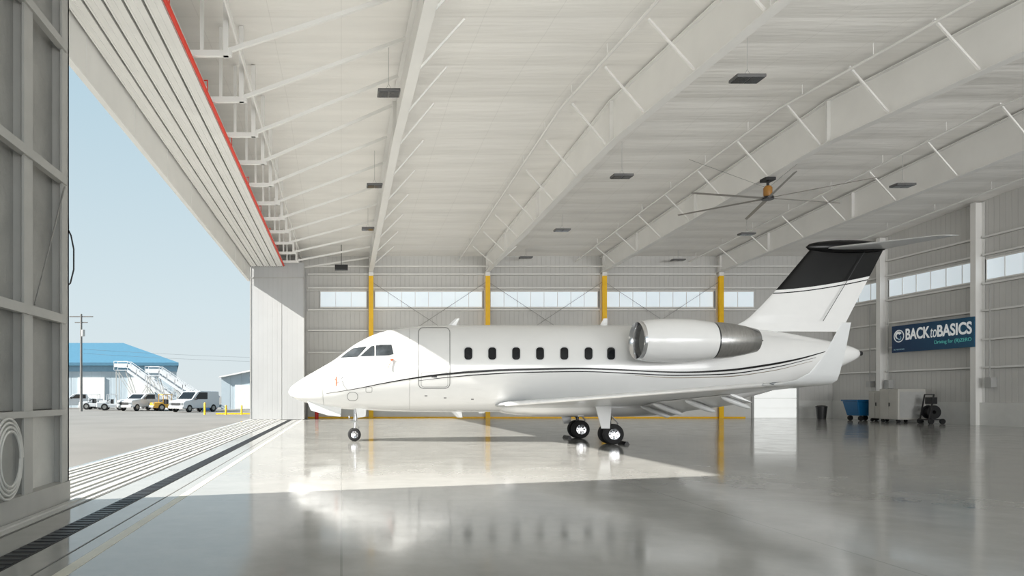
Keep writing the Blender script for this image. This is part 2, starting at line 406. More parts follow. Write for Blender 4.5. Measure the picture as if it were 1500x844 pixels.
# ------------------------------------------------------------ light fixtures (unlit)
def fixture(x, y, z, w=.8):
    e = empty('high_bay_light', (x, y, z), label='grey rectangular high bay light hung on a wire', cat='light', group='high bay lights')
    b = MB(); b.box(x-w/2, x+w/2, y-.22, y+.22, z, z+.09)
    b.obj('housing', 'fixture', e, bevel=.01)
    MB().box(x-w/2+.04, x-.02, y-.19, y+.19, z-.012, z).obj('lens', 'lens', e)
    MB().box(x+.02, x+w/2-.04, y-.19, y+.19, z-.012, z).obj('lens', 'lens', e)
    b = MB(); t = zt(y)-.032
    b.tube((x-.12, y, z+.08), (x, y, z+.3), .005, seg=5); b.tube((x+.12, y, z+.08), (x, y, z+.3), .005, seg=5); b.tube((x, y, z+.29), (x, y, t), .007, seg=5)
    b.obj('suspension_wire', 'steelgrey', e)
for p in ((1.38, 19.9, 10.3, .65), (1.38, 28.4, 10.2, .65), (1.38, 35.4, 10.1, .65)): fixture(*p)
for p in ((11.3, 19.0, 10.3), (11.3, 27.5, 10.3), (11.8, 36.5, 10.3), (11.7, 43.3, 10.2), (23.6, 28.7, 10.3), (22.2, 37.4, 10.3), (21.5, 43.6, 10.1)): fixture(*p)
p = W(500, 392, 42.3)
b = MB(); b.box(-.4, .4, 42.1, 42.5, p.z-.15, p.z+.15); b.tube((0, 42.3, p.z+.15), (0, 42.3, zt(42.5)-.03), .02)
b.obj('loudspeaker_box', 'darkplastic', label='black box hanging from the roof', cat='speaker')

fx, fy = 17.18, 27.5; fz = 9.45
fan = empty('ceiling_fan', (fx, fy, fz), label='large industrial ceiling fan with long slim blades and ochre motor', cat='fan')
b = MB(); b.box(fx-.2, fx+.2, fy-.2, fy+.2, zb(fy)-.12, zb(fy)-.0); b.tube((fx, fy, zb(fy)-.1), (fx, fy, fz+.45), .05); b.obj('mount', 'darkplastic', fan)
b = MB(); b.lathe([(0, .02), (0, .13), (.06, .16), (.34, .16), (.42, .1), (.42, .02)], (fx, fy, fz+.08), (0, 0, 1), 20); b.obj('motor', 'motor', fan, smooth=40)
b = MB(); b.lathe([(-.05, .02), (-.05, .22), (.06, .22), (.06, .02)], (fx, fy, fz), (0, 0, 1), 24); b.obj('hub', 'darkmetal', fan, smooth=40)
for k in range(6):
    a = math.radians(60*k+12); d = V((math.cos(a), math.sin(a), 0)); n_ = V((-d.y, d.x, 0)); c = V((fx, fy, fz))
    b = MB(); rings = []
    for t, w in ((.2, .075), (3.4, .06), (3.5, .04)):
        rings.append([c+d*t+n_*w+V((0, 0, .02)), c+d*t+V((0, 0, .035)), c+d*t-n_*w+V((0, 0, -.012)), c+d*t+V((0, 0, .01))])
    b.loft(rings); b.obj('blade', 'blade', fan)
for s_ in (-1, 1):
    MB().tube((fx, fy, zb(fy)-.4), (fx+s_*2.4, fy+1.5, zt(fy)-.25), .008, seg=6).obj('guy_wire', 'zinc', fan)

# ------------------------------------------------------------ sign
sy0, sy1 = 39.5, 34.36; sx = XR-.55
sg = empty('wall_sign', (sx, (sy0+sy1)/2, 3.95), label='navy blue banner sign with white lettering on the side wall', cat='sign')
ms = mat('sign_blue', (12, 58, 98), .5)
nt = ms.node_tree; n = nt.nodes; l = nt.links
tc = n.new('ShaderNodeTexCoord'); sp = n.new('ShaderNodeSeparateXYZ'); l.new(tc.outputs['Object'], sp.inputs[0])
mr = n.new('ShaderNodeMapRange'); mr.inputs[1].default_value = sy0; mr.inputs[2].default_value = sy1; l.new(sp.outputs[1], mr.inputs[0])
cr = n.new('ShaderNodeValToRGB'); cr.color_ramp.elements[0].color = lin(8, 50, 92); cr.color_ramp.elements[1].color = lin(12, 84, 118); l.new(mr.outputs[0], cr.inputs[0])
l.new(cr.outputs[0], n['Principled BSDF'].inputs['Base Color'])
MB().box(sx, sx+.06, sy1, sy0, 3.95, 5.48).obj('board', [ms], sg, bevel=.01)
b = MB()
for yy in (34.9, 38.9): b.box(sx+.06, XR-.02, yy-.04, yy+.04, 4.38, 4.46); b.box(sx+.06, XR-.02, yy-.04, yy+.04, 5.2, 5.28)
b.obj('bracket', 'zinc', sg)
dg = bpy.context.evaluated_depsgraph_get
def text(body, y_left, z0, width, height, m, name='lettering', shear=0, off=0.0, par=sg):
    cu = bpy.data.curves.new('t', 'FONT'); cu.body = body; cu.extrude = 0.01; cu.offset = off; cu.shear = shear
    to = bpy.data.objects.new('t', cu); COL.objects.link(to); bpy.context.view_layer.update()
    me = bpy.data.meshes.new_from_object(to.evaluated_get(dg())); bpy.data.objects.remove(to)
    xs_ = [v.co.x for v in me.vertices]; ys_ = [v.co.y for v in me.vertices]
    x0, x1, y0, y1 = min(xs_), max(xs_), min(ys_), max(ys_)
    for v in me.vertices:
        u = (v.co.x-x0)/(x1-x0)*width; w = (v.co.y-y0)/(y1-y0)*height
        v.co = V((sx-.004-(v.co.z+.01)*.5, y_left-u, z0+w))
    me.materials.clear(); me.materials.append(M[m])
    o = bpy.data.objects.new(name, me); COL.objects.link(o); fin(o, par); return o
text('BACK', sy0-.98, 4.62, 1.58, .64, 'signtext', off=.028)
text('to', sy0-2.60, 4.62, .38, .50, 'signtext', shear=.2)
text('BASICS', sy0-3.02, 4.62, 2.0, .64, 'signtext', off=.028)
text('Driving for (R)ZERO', sy0-2.85, 4.2, 2.15, .25, 'signteal')
text('BOMBARDIER', sy0-.15, 4.08, .75, .08, 'logo2')
def arc(r, w0, w1, a0, a1, oy, oz, n_, m):
    b = MB(); rings = []
    c = V((sx-.01, sy0-.52+oy, 4.88+oz))
    for i in range(n_+1):
        a = math.radians(a0+(a1-a0)*i/n_); w = w0+(w1-w0)*i/n_; d = V((0, -math.cos(a), math.sin(a)))
        rings.append([c+d*(r-w)+V((-.01, 0, 0)), c+d*(r+w)+V((-.01, 0, 0)), c+d*(r+w), c+d*(r-w)])
    b.loft(rings); b.obj('swirl_logo', m, sg)
arc(.33, .025, .025, 0, 359, 0, 0, 40, 'signtext')
arc(.17, .085, .03, 30, 250, .04, .03, 20, 'signtext')
arc(.10, .04, .02, -160, 60, -.04, -.10, 14, 'logo2')

dr = empty('door_1', (28.4, YB-.17, 0), **S)
b = MB()
for k in range(4): b.box(27.05, 29.85, YB-.22, YB-.18, .02+k*.65, .64+k*.65)
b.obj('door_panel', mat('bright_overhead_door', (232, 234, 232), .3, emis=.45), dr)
b = MB(); b.box(26.9, 27.05, YB-.26, YB-.18, 0, 2.75); b.box(29.85, 30, YB-.26, YB-.18, 0, 2.75); b.box(26.9, 30, YB-.26, YB-.18, 2.62, 2.75)
b.obj('door_frame', 'steelgrey', dr)

def trash(x, y):
    e = empty('trash_can', (x, y, 0), label='black plastic trash can on the hangar floor', cat='trash can')
    b = MB(); b.lathe([(0, .02), (0, .24), (.75, .31), (.75, .02)], (x, y, 0), (0, 0, 1), 24); b.obj('bin', 'darkplastic', e, smooth=40)
    b = MB(); b.lathe([(.75, .33), (.80, .33), (.86, .2), (.87, .02)], (x, y, 0), (0, 0, 1), 24); b.obj('lid', 'darkplastic', e, smooth=40)
trash(30.1, 42.8)
cx, cy = 31.0, 40.5
e = empty('utility_cart', (cx, cy, 0), label='blue plastic tilt cart on black wheels', cat='cart')
b = MB(); b.loft([[(cx-.65, cy-.5, .3), (cx+.5, cy-.5, .3), (cx+.5, cy+.5, .3), (cx-.65, cy+.5, .3)], [(cx-.85, cy-.6, 1.15), (cx+.75, cy-.6, 1.15), (cx+.75, cy+.6, 1.15), (cx-.85, cy+.6, 1.15)]]); b.obj('tub', 'bluecart', e, bevel=.04)
b = MB(); b.box(cx-.9, cx+.8, cy-.65, cy+.65, 1.15, 1.24); b.obj('lid', 'bluecart', e, bevel=.02)
for sx_ in (-.5, .4):
    for sy_ in (-.42, .42):
        b = MB(); b.lathe([(-.04, .02), (-.04, .15), (.04, .15), (.04, .02)], (cx+sx_, cy+sy_, .15), (0, 1, 0), 16); b.obj('wheel', 'rubber', e)
for (x0, x1, y0, y1, h) in ((30.5, 31.6, 38.5, 39.5, 1.75), (30.1, 31.6, 36.9, 38.2, 1.85)):
    e = empty('equipment_cabinet', ((x0+x1)/2, (y0+y1)/2, 0), label='pale grey metal equipment cabinet on casters', cat='cabinet', group='equipment cabinets')
    b = MB(); b.box(x0, x1, y0, y1, .18, h); b.obj('body', 'cabinet', e, bevel=.03)
    b = MB(); b.box(x0-.015, x0, y0+.06, (y0+y1)/2-.02, .25, h-.1); b.obj('door', 'cabinet', e, bevel=.01)
    b = MB(); b.box(x0-.015, x0, (y0+y1)/2+.02, y1-.06, .25, h-.1); b.obj('door', 'cabinet', e, bevel=.01)
    b = MB(); b.box(x0+.08, x1-.08, y0-.012, y0, .3, h-.15); b.obj('side_panel', 'steelgrey', e)
    b = MB(); b.box(x0-.05, x0-.015, (y0+y1)/2-.1, (y0+y1)/2-.06, .9, 1.1); b.obj('handle', 'darkmetal', e)
    for xx in (x0+.12, x1-.12):
        for yy in (y0+.12, y1-.12):
            b = MB(); b.lathe([(-.03, .02), (-.03, .09), (.03, .09), (.03, .02)], (xx, yy, .09), (0, 1, 0), 14); b.obj('caster', 'rubber', e)
x0, y0 = 31.1, 36.0
e = empty('hose_cart', (x0, y0, 0), label='black hose reel cart beside the cabinets', cat='cart')
b = MB(); b.lathe([(-.2, .10), (-.2, .36), (-.17, .36), (-.17, .24), (.17, .24), (.17, .36), (.2, .36), (.2, .10)], (x0, y0, .62), (0, 1, 0), 24); b.obj('reel', 'darkplastic', e, smooth=40)
b = MB(); b.box(x0-.4, x0+.4, y0-.3, y0+.3, .2, .26); b.beam((x0-.35, y0-.28, .2), (x0-.1, y0-.28, 1.55), .05, .05); b.beam((x0-.35, y0+.28, .2), (x0-.1, y0+.28, 1.55), .05, .05); b.beam((x0-.1, y0-.28, 1.55), (x0-.1, y0+.28, 1.55), .05, .05); b.box(x0-.15, x0+.15, y0-.2, y0+.2, 1.05, 1.4)
b.obj('frame', 'darkmetal', e)
for sx_ in (-.3, .3):
    for sy_ in (-.34, .34):
        b = MB(); b.lathe([(-.04, .02), (-.04, .14), (.04, .14), (.04, .02)], (x0+sx_, y0+sy_, .14), (0, 1, 0), 16); b.obj('wheel', 'rubber', e)
for (y, z, h) in ((40.2, 1.9, .5), (41.6, 2.0, .35), (33.9, 1.9, .5)):
    b = MB(); b.box(XR-.3, XR-.005, y-.17, y+.17, z, z+h); b.tube((XR-.2, y, z+h), (XR-.2, y, 7.0), .025, seg=6); b.obj('electrical_box', 'steelgrey', label='grey electrical box with conduit on the wall', cat='electrical box', bevel=.01)
x, y = -1.55, 43.0
e = empty('safety_bollard', (x, y, 0), label='short red post with yellow top', cat='bollard')
b = MB(); b.tube((x, y, 0), (x, y, .75), .12, seg=16); b.obj('post', 'red', e, smooth=40)
b = MB(); b.lathe([(0, .12), (.1, .12), (.16, .06), (.17, .01)], (x, y, .75), (0, 0, 1), 16); b.obj('cap', 'yellow', e, smooth=40)

# ------------------------------------------------------------ JET
YC = 22.8
K = YC/1000.0
def PX(px): return (px-500)*K
def PZ(py): return CAMZ+(578-py)*K
def pchip(xs, ys):
    n = len(xs); h = [xs[i+1]-xs[i] for i in range(n-1)]; d = [(ys[i+1]-ys[i])/h[i] for i in range(n-1)]
    m = [d[0]]+[0 if d[i-1]*d[i] <= 0 else 2*d[i-1]*d[i]/(d[i-1]+d[i]) for i in range(1, n-1)]+[d[-1]]
    def f(x):
        if x <= xs[0]: return ys[0]
        if x >= xs[-1]: return ys[-1]
        i = 0
        while xs[i+1] < x: i += 1
        t = (x-xs[i])/h[i]; t2 = t*t; t3 = t2*t
        return (2*t3-3*t2+1)*ys[i]+(t3-2*t2+t)*h[i]*m[i]+(-2*t3+3*t2)*ys[i+1]+(t3-t2)*h[i]*m[i+1]
    return f
FP = [(423, 572.5, 576.5, .03), (425.5, 568, 580, .16), (431, 563, 583.5, .29), (445, 553.5, 589, .50), (470, 539, 595, .76), (490, 527, 598, .91),
      (500, 519.5, 599, .98), (515, 508, 600, 1.06), (530, 499, 600.5, 1.13), (548, 490.5, 601.5, 1.20), (572, 483.5, 602.5, 1.27), (600, 479, 603, 1.33),
      (640, 477, 603.5, 1.36), (700, 476.5, 603.5, 1.36), (940, 476.5, 603.5, 1.36), (1000, 477, 600, 1.33), (1050, 478.5, 592, 1.22), (1100, 482, 580.5, 1.04),
      (1150, 488, 566, .80), (1200, 497, 549, .52), (1240, 506, 533, .27), (1255, 512, 525, .14), (1259, 515, 521, .05)]
fX = [PX(p[0]) for p in FP]
fT = pchip(fX, [PZ(p[1]) for p in FP]); fB = pchip(fX, [PZ(p[2]) for p in FP]); fW = pchip(fX, [p[3] for p in FP])
X0, X1 = fX[0], fX[-1]
def inside(p, g=0):
    if p.x < X0 or p.x > X1: return 99
    t, bb, w = fT(p.x), fB(p.x), fW(p.x); zc = (t+bb)/2; h = max((t-bb)/2, 1e-3)
    return ((p.y-YC)/w)**2+((p.z-zc)/h)**2
C0 = V((0, 0, CAMZ))
def surf(px, py, off=.006):
    d = V(((px-500)/1000, 1, (578-py)/1000)); best = (99, 22.8); t = 20.8; hit = None
    while t < 23.0:
        v = inside(C0+d*t)
        if v < best[0]: best = (v, t)
        if v < 1:
            a, b_ = t-.04, t
            for _ in range(18):
                m_ = (a+b_)/2
                if inside(C0+d*m_) < 1: b_ = m_
                else: a = m_
            hit = b_; break
        t += .04
    p = C0+d*(hit if hit else best[1])
    t_, bb, w = fT(p.x), fB(p.x), fW(p.x); zc = (t_+bb)/2; h = (t_-bb)/2
    nrm = V((0, (p.y-YC)/w**2, (p.z-zc)/h**2)).normalized()
    if p.x < 2.0:
        e = .01; gx = inside(p+V((e, 0, 0)))-inside(p-V((e, 0, 0))); gy = inside(p+V((0, e, 0)))-inside(p-V((0, e, 0))); gz = inside(p+V((0, 0, e)))-inside(p-V((0, 0, e)))
        if abs(gx) < 50: nrm = V((gx, gy, gz)).normalized()
    return p+nrm*off

jet = empty('business_jet', (PX(873), YC, 0), label='white twin engine business jet with black striped livery', cat='airplane')
b = MB(); rings = []; NS = 96
st = []
for i in range(44): st.append(X0+(2.6)*(i/44.0)**1.9)
L0 = X0+2.6
for i in range(171): st.append(L0+(X1-L0)*i/170.0)
for x in st:
    t, bb, w = fT(x), fB(x), fW(x); zc = (t+bb)/2; h = (t-bb)/2
    rings.append([V((x, YC-w*math.cos(2*math.pi*k/NS), zc+h*math.sin(2*math.pi*k/NS))) for k in range(NS)])
b.loft(rings); b.obj('fuselage', 'paint', jet, smooth=50)

def mir(mb):
    o = MB(); o.v = [V((p.x, 2*YC-p.y, p.z)) for p in mb.v]; o.f = [f[::-1] for f in mb.f]; o.m = list(mb.m); return o
def both(mb, name, mats, **kw):
    a = mb.obj(name, mats, jet, **kw); c = mir(mb).obj(name, mats, jet, **kw); return a, c
def dense(poly, step=3, closed=True):
    out = []; n = len(poly)
    for i in range(n if closed else n-1):
        a = poly[i]; c = poly[(i+1) % n]; L = math.hypot(c[0]-a[0], c[1]-a[1]); k = max(1, int(L/step))
        for j in range(k): out.append((a[0]+(c[0]-a[0])*j/k, a[1]+(c[1]-a[1])*j/k))
    if not closed: out.append(poly[-1])
    return out
def rrect(x0, x1, y0, y1, r, n=4):
    pts = []
    for cx_, cy_, a0 in ((x1-r, y0+r, -90), (x1-r, y1-r, 0), (x0+r, y1-r, 90), (x0+r, y0+r, 180)):
        for i in range(n+1):
            a = math.radians(a0+90*i/n); pts.append((cx_+r*math.cos(a), cy_+r*math.sin(a)))
    return pts
def fillp(poly, off=.006, rings_=5, step=3):
    pl = dense(poly, step); cx_ = sum(p[0] for p in pl)/len(pl); cy_ = sum(p[1] for p in pl)/len(pl)
    b = MB(); rr = []
    for k in range(rings_):
        s_ = 1-k/rings_; rr.append([surf(cx_+(p[0]-cx_)*s_, cy_+(p[1]-cy_)*s_, off) for p in pl])
    b.loft(rr, cap=False)
    c = surf(cx_, cy_, off); o = len(b.v); n_ = len(pl); b.v.append(c); base = (rings_-1)*n_
    for i in range(n_): b.f.append([base+i, base+(i+1) % n_, o]); b.m.append(0)
    return b
def smoothline(pts, n=8):
    f = pchip([p[0] for p in pts], [p[1] for p in pts]); g = pchip([p[0] for p in pts], [p[2] for p in pts])
    x = pts[0][0]; out = []
    while x < pts[-1][0]: out.append((x, f(x), g(x))); x += n
    out.append((pts[-1][0], pts[-1][1], pts[-1][2])); return out
def strip(pts, off=.006):
    b = MB(); rr = []
    for x, y, w in smoothline(pts):
        rr.append([surf(x, y-w/2, off), surf(x, y, off+.001), surf(x, y+w/2, off)])
    b.loft(rr, closed=False, cap=False); return b
def outline(poly, w=1.0, off=.004, closed=True):
    pl = dense(poly, 3, closed); n_ = len(pl); rr = []
    for i in range(n_):
        a = pl[(i-1) % n_] if (closed or i) else pl[0]; c = pl[(i+1) % n_] if (closed or i < n_-1) else pl[-1]
        dx, dy = c[0]-a[0], c[1]-a[1]; L = math.hypot(dx, dy) or 1; nx, ny = -dy/L*w/2, dx/L*w/2
        rr.append([surf(pl[i][0]+nx, pl[i][1]+ny, off), surf(pl[i][0]-nx, pl[i][1]-ny, off)])
    if closed: rr.append(rr[0])
    b = MB(); b.loft(rr, closed=False, cap=False); return b
for x in (686, 721, 756, 791, 826.5, 862, 895):
    both(fillp(rrect(x-7.4, x+7.4, 507.5, 528.5, 5.5), .004), 'window_surround', 'wingpaint')
    both(fillp(rrect(x-5.8, x+5.8, 509.2, 527, 4.3), .008), 'window', 'glass')
both(fillp([(499, 524.5), (507, 517.5), (517, 510.5), (538, 507.5), (524, 523)], .010, 6), 'windshield', 'glassgrey')
both(fillp([(527, 522.3), (544, 507.3), (548.5, 506.5), (548.5, 521.7)], .010, 6), 'cockpit_window', 'glassgrey')
both(fillp([(550.5, 506.3), (557, 505.4), (573.5, 505), (576.5, 519), (570, 520.7), (550.5, 521.6)], .010, 6), 'cockpit_window', 'glassgrey')
both(outline([(496.5, 526), (506, 515.8), (517, 508.2), (543, 505), (574.5, 503), (579, 522), (524, 525.2)], .8), 'windshield_frame', 'seam')
dp = rrect(613, 659, 480, 569, 7)
outline(dp, 1.2).obj('cabin_door', 'seam', jet, label='cabin door outline')
outline(rrect(617, 656, 545, 567, 4), .55).obj('door_step_panel', 'seam', jet)
outline([(632, 552), (640, 552)], 2.0, .01, False).obj('door_handle', 'darkmetal', jet)
outline(rrect(509, 524, 575, 587, 5), .8).obj('access_panel', 'seam', jet)
outline(rrect(536, 545, 567, 575, 2), .7).obj('access_panel', 'seam', jet)
outline([(600, 481), (600, 600)], .4, .004, False).obj('panel_line', 'seam', jet)
outline([(470, 542), (474, 593)], .5, .004, False).obj('panel_line', 'seam', jet)
both(strip([(478, 576.5, .6), (520, 570, 1.0), (560, 562, 1.4), (600, 555, 1.9), (640, 549.5, 2.7), (690, 545, 3.2), (760, 541.5, 3.0), (850, 540, 2.6), (900, 541.5, 2.3), (950, 544, 2.1), (1000, 545.5, 2.3), (1060, 543, 2.9), (1120, 535.5, 3.1), (1170, 526, 2.4), (1210, 515, 1)]), 'livery_stripe', 'black')
both(strip([(612, 558, .5), (650, 553.5, 1.1), (700, 549.2, 1.5), (760, 546, 1.5), (850, 544.4, 1.5), (930, 547.5, 1.5), (990, 550, 1.5), (1060, 548.2, 1.6), (1130, 539, 1.4), (1195, 524, .6)]), 'livery_stripe', 'black')
both(strip([(930, 550, .4), (990, 553.6, 1), (1060, 552, 1.1), (1130, 543.4, .9), (1190, 529, .5)]), 'livery_stripe', 'gold')

b = MB(); rings = []
bx = [PX(q) for q in (728, 735, 750, 790, 900, 960, 1000, 1030)]
bw = pchip(bx, [.4, .9, 1.32, 1.42, 1.42, 1.3, 1.0, .4]); bh = pchip(bx, [.08, .18, .26, .34, .36, .32, .24, .1]); bz = pchip(bx, [1.10, 1.12, 1.14, 1.16, 1.17, 1.19, 1.26, 1.38])
for i in range(50):
    x = bx[0]+(bx[-1]-bx[0])*i/49
    rings.append([V((x, YC-bw(x)*math.copysign(abs(math.cos(a))**.8, math.cos(a)), bz(x)+bh(x)*math.copysign(abs(math.sin(a))**.8, math.sin(a)))) for a in [2*math.pi*k/48 for k in range(48)]])
b.loft(rings); b.obj('wing_fairing', 'paint', jet, smooth=50)

def foil(n=14, t=.11):
    up = []; lo = []
    for i in range(n+1):
        x = (1-math.cos(math.pi*i/n))/2
        yt = 5*t*(.2969*math.sqrt(x)-.126*x-.3516*x*x+.2843*x**3-.1036*x**4)
        up.append((x, yt)); lo.append((x, -yt*.6))
    return up+lo[-2:0:-1]
def section(le, chord, lat, z, ang=0, t=.11, twist=0):
    ca, sa = math.cos(math.radians(ang)), math.sin(math.radians(ang)); out = []
    for u, w in foil(t=t):
        w *= chord
        out.append(V((le+u*chord, YC-(lat-w*sa), z+w*ca-twist*u*chord)))
    return out
TL, TC = 8.42, 1.25
b = MB(); b.loft([section(4.95, 4.9, .8, 1.20, t=.075), section(5.15, 4.6, 1.4, 1.23, t=.075), section(6.06, 3.2, 3.6, 1.38, t=.08), section(TL, TC, 9.15, 1.74, t=.09)])
both(b, 'wing', 'wingskin', smooth=40)
b = MB(); b.loft([section(TL, TC, 9.15, 1.74, 0, .09), section(8.62, 1.06, 9.32, 1.76, 8, .09), section(8.88, .81, 9.46, 1.83, 40, .08), section(9.10, .59, 9.53, 1.97, 60, .08), section(9.25, .45, 9.60, 2.2, 68, .08), section(9.38, .32, 9.70, 2.52, 70, .08), section(9.52, .18, 9.81, 2.92, 70, .08)])
both(b, 'winglet', 'wingpaint', smooth=50)
b = MB()
def le(lex, ch, lat, z, th):
    return [V((lex-.014+u*.9, YC-lat, z+w)) for u, w in ((.10, th), (.03, th*.62), (0, 0), (.03, -th*.5), (.10, -th*.65))]
b.loft([le(5.13, 4.6, 1.38, 1.23, .085), le(6.06, 3.2, 3.6, 1.38, .072), le(TL, TC, 9.15, 1.74, .052)], closed=False, cap=False)
both(b, 'leading_edge', 'lemetal', smooth=60)
b = MB(); b.lathe([(0, .005), (.06, .028), (.2, .035), (.42, .03), (.5, .005)], (8.5, YC-9.25, 1.765), (1, 0, 0), 12); both(b, 'wingtip_light', 'lampglass', smooth=60)
def te(lat):
    return (5.15+4.6+(9.26-9.75)*(lat-1.4)/2.2, 1.23+.15*(lat-1.4)/2.2) if lat < 3.6 else (9.26+(TL+TC-9.26)*(lat-3.6)/5.55, 1.38+.36*(lat-3.6)/5.55)
def flap(l0, l1, ch0, ch1, name='flap'):
    b = MB(); rr = []
    for lat, ch in ((l0, ch0), (l1, ch1)):
        x, z = te(lat); x -= .32; z -= .03; a = math.radians(20); out = []
        for u, w in foil(8, .13):
            u *= ch; w *= ch; out.append(V((x+u*math.cos(a)+w*math.sin(a), YC-lat, z-u*math.sin(a)+w*math.cos(a))))
        rr.append(out)
    b.loft(rr); both(b, name, 'wingpaint', smooth=40)
flap(1.5, 3.57, .95, .82); flap(3.60, 6.7, .80, .55)
for lat, L_, r in ((2.1, .95, .08), (3.58, .9, .08), (5.1, .85, .075), (6.5, .75, .065)):
    x, z = te(lat); b = MB(); a = V((math.cos(.36), 0, -math.sin(.36)))
    pr = [(L_*t, r*math.sqrt(max(0, 4*t*(1-t)))**.8) for t in [i/14 for i in range(15)]]
    b.lathe(pr, (x-L_*.55, YC-lat, z-.08), a, 16); both(b, 'flap_track_fairing', 'wingpaint', smooth=60)

LEp = pchip([0, .10, .25, 1.0], [1040, 1085, 1108, 1190])
def fsec(t):
    py = 486+(362-486)*t; le_ = PX(LEp(t)); te_ = PX(1232+(1296-1232)*t); ch = te_-le_
    return [V((le_+u*ch, YC+w*ch*1.0, PZ(py))) for u, w in foil(16, .095 if t > .15 else .06)]
b = MB(); b.loft([fsec(i/24) for i in range(25)])
mf = mat('fin_paint', (222, 222, 221), .3, var=.01, spec=.3)
nt = mf.node_tree; n = nt.nodes; l = nt.links
def mth(op, a, c=None, d=None):
    q = n.new('ShaderNodeMath'); q.operation = op
    for i, v_ in enumerate((a, c, d)):
        if v_ is None: continue
        if isinstance(v_, (int, float)): q.inputs[i].default_value = v_
        else: l.new(v_, q.inputs[i])
    return q.outputs[0]
tc = n.new('ShaderNodeTexCoord'); sp = n.new('ShaderNodeSeparateXYZ'); l.new(tc.outputs['Object'], sp.inputs[0])
xa, za, xb, zb_ = PX(1138), PZ(425), PX(1285), PZ(402)
u = mth('DIVIDE', mth('SUBTRACT', sp.outputs[0], xa), xb-xa)
curve = mth('ADD', mth('MULTIPLY', mth('POWER', mth('MAXIMUM', u, 0.0), 1.5), zb_-za), za)
dz = mth('SUBTRACT', sp.outputs[2], curve)
blk = mth('GREATER_THAN', dz, 0.0)
ln = mth('MULTIPLY', mth('GREATER_THAN', dz, -.125), mth('LESS_THAN', dz, -.09))
fac = mth('MAXIMUM', blk, ln)
mx = n.new('ShaderNodeMix'); mx.data_type = 'RGBA'; l.new(fac, mx.inputs[0])
l.new(n['Principled BSDF'].inputs['Base Color'].links[0].from_socket, mx.inputs[6]); mx.inputs[7].default_value = lin(4, 4, 5)
l.new(mx.outputs[2], n['Principled BSDF'].inputs['Base Color'])
b.obj('tail_fin', [mf], jet, smooth=40)
b = MB(); rr = []
for i in range(10):
    t = .12+.82*i/9; py = 486+(362-486)*t; x = PX(1192+(1268-1192)*t)
    rr.append([V((x-.012, YC-.155+.05*t, PZ(py))), V((x+.012, YC-.152+.05*t, PZ(py)))])
b.loft(rr, closed=False, cap=False); both(b, 'rudder_gap', 'darkmetal')
zs = PZ(365)
b = MB(); b.loft([section(16.1, 2.1, 0, zs, t=.07), section(16.15, 2.0, .3, zs-.015, t=.07), section(17.15, .65, 3.1, zs-.27, t=.07), section(17.3, .45, 3.2, zs-.28, t=.05)])
both(b, 'horizontal_stabiliser', 'wingpaint', smooth=40)
b = MB(); pr = [(2.75*t, .23*math.sqrt(max(0, 4*t*(1-t)))**.9) for t in [i/20 for i in range(21)]]
b.lathe(pr, (PX(1180), YC, PZ(362)), (1, 0, 0), 24); b.obj('tail_bullet', 'black', jet, smooth=60)
b = MB(); b.lathe([(0, .09), (.12, .075), (.12, .05), (0, .05)], (X1-.06, YC, (fT(X1)+fB(X1))/2), (1, 0, 0), 16); b.obj('tail_exhaust', 'darkmetal', jet)

# engines
EY = 2.10; D_ = YC-EY; ex = (932-500)*D_/1000; ez = CAMZ+(578-499)*D_/1000
o = (ex, YC-EY, ez)
b = MB(); b.lathe([(.10, .59), (.30, .63), (.7, .665), (1.1, .672), (1.6, .655), (1.95, .615), (2.24, .57), (2.24, .48)], o, (1, 0, 0), 56); both(b, 'engine_nacelle', 'paint', smooth=50)
b = MB(); b.lathe([(.30, .49), (.15, .50), (.05, .525), (0, .556), (.03, .58), (.10, .5915)], o, (1, 0, 0), 56); both(b, 'intake_lip', 'chrome', smooth=60)
b = MB(); b.lathe([(.29, .491), (.6, .485), (.95, .47)], o, (1, 0, 0), 56); both(b, 'intake_duct', 'steelgrey', smooth=60)
b = MB(); b.lathe([(.85, .47), (.86, .02)], o, (1, 0, 0), 40, 1); b.lathe([(.50, .005), (.56, .05), (.68, .11), (.80, .14)], o, (1, 0, 0), 24, 0)
for k in range(24):
    a = 2*math.pi*k/24; c = V(o)+V((.78, 0, 0))
    e1 = V((0, math.cos(a), math.sin(a))); e2 = V((0, math.cos(a+.16), math.sin(a+.16)))
    b.add([c+e1*.13, c+e1*.465, c+e2*.465+V((.07, 0, 0)), c+e2*.13+V((.07, 0, 0))], [(0, 1, 2, 3)], 0)
both(b, 'engine_fan', ['zinc', 'darkplastic'], smooth=30)
b = MB(); b.lathe([(2.24, .555), (2.6, .545), (2.9, .51), (3.25, .44), (3.6, .355), (3.62, .33), (3.1, .33)], o, (1, 0, 0), 56); both(b, 'exhaust_nozzle', 'nozzle', smooth=50)
b = MB(); b.lathe([(2.25, .557), (2.29, .556)], o, (1, 0, 0), 56); both(b, 'nozzle_band', 'darkmetal')
b = MB(); b.lathe([(3.1, .33), (3.2, .2), (3.65, .12), (3.85, .01)], o, (1, 0, 0), 32); both(b, 'exhaust_cone', 'darkmetal', smooth=50)
b = MB(); b.loft([[V((o[0]+.5+u_*2.6, YC-lat, ez+w*2.6)) for u_, w in foil(10, .09)] for lat in (.9, 1.75)]); both(b, 'engine_pylon', 'paint', smooth=40)
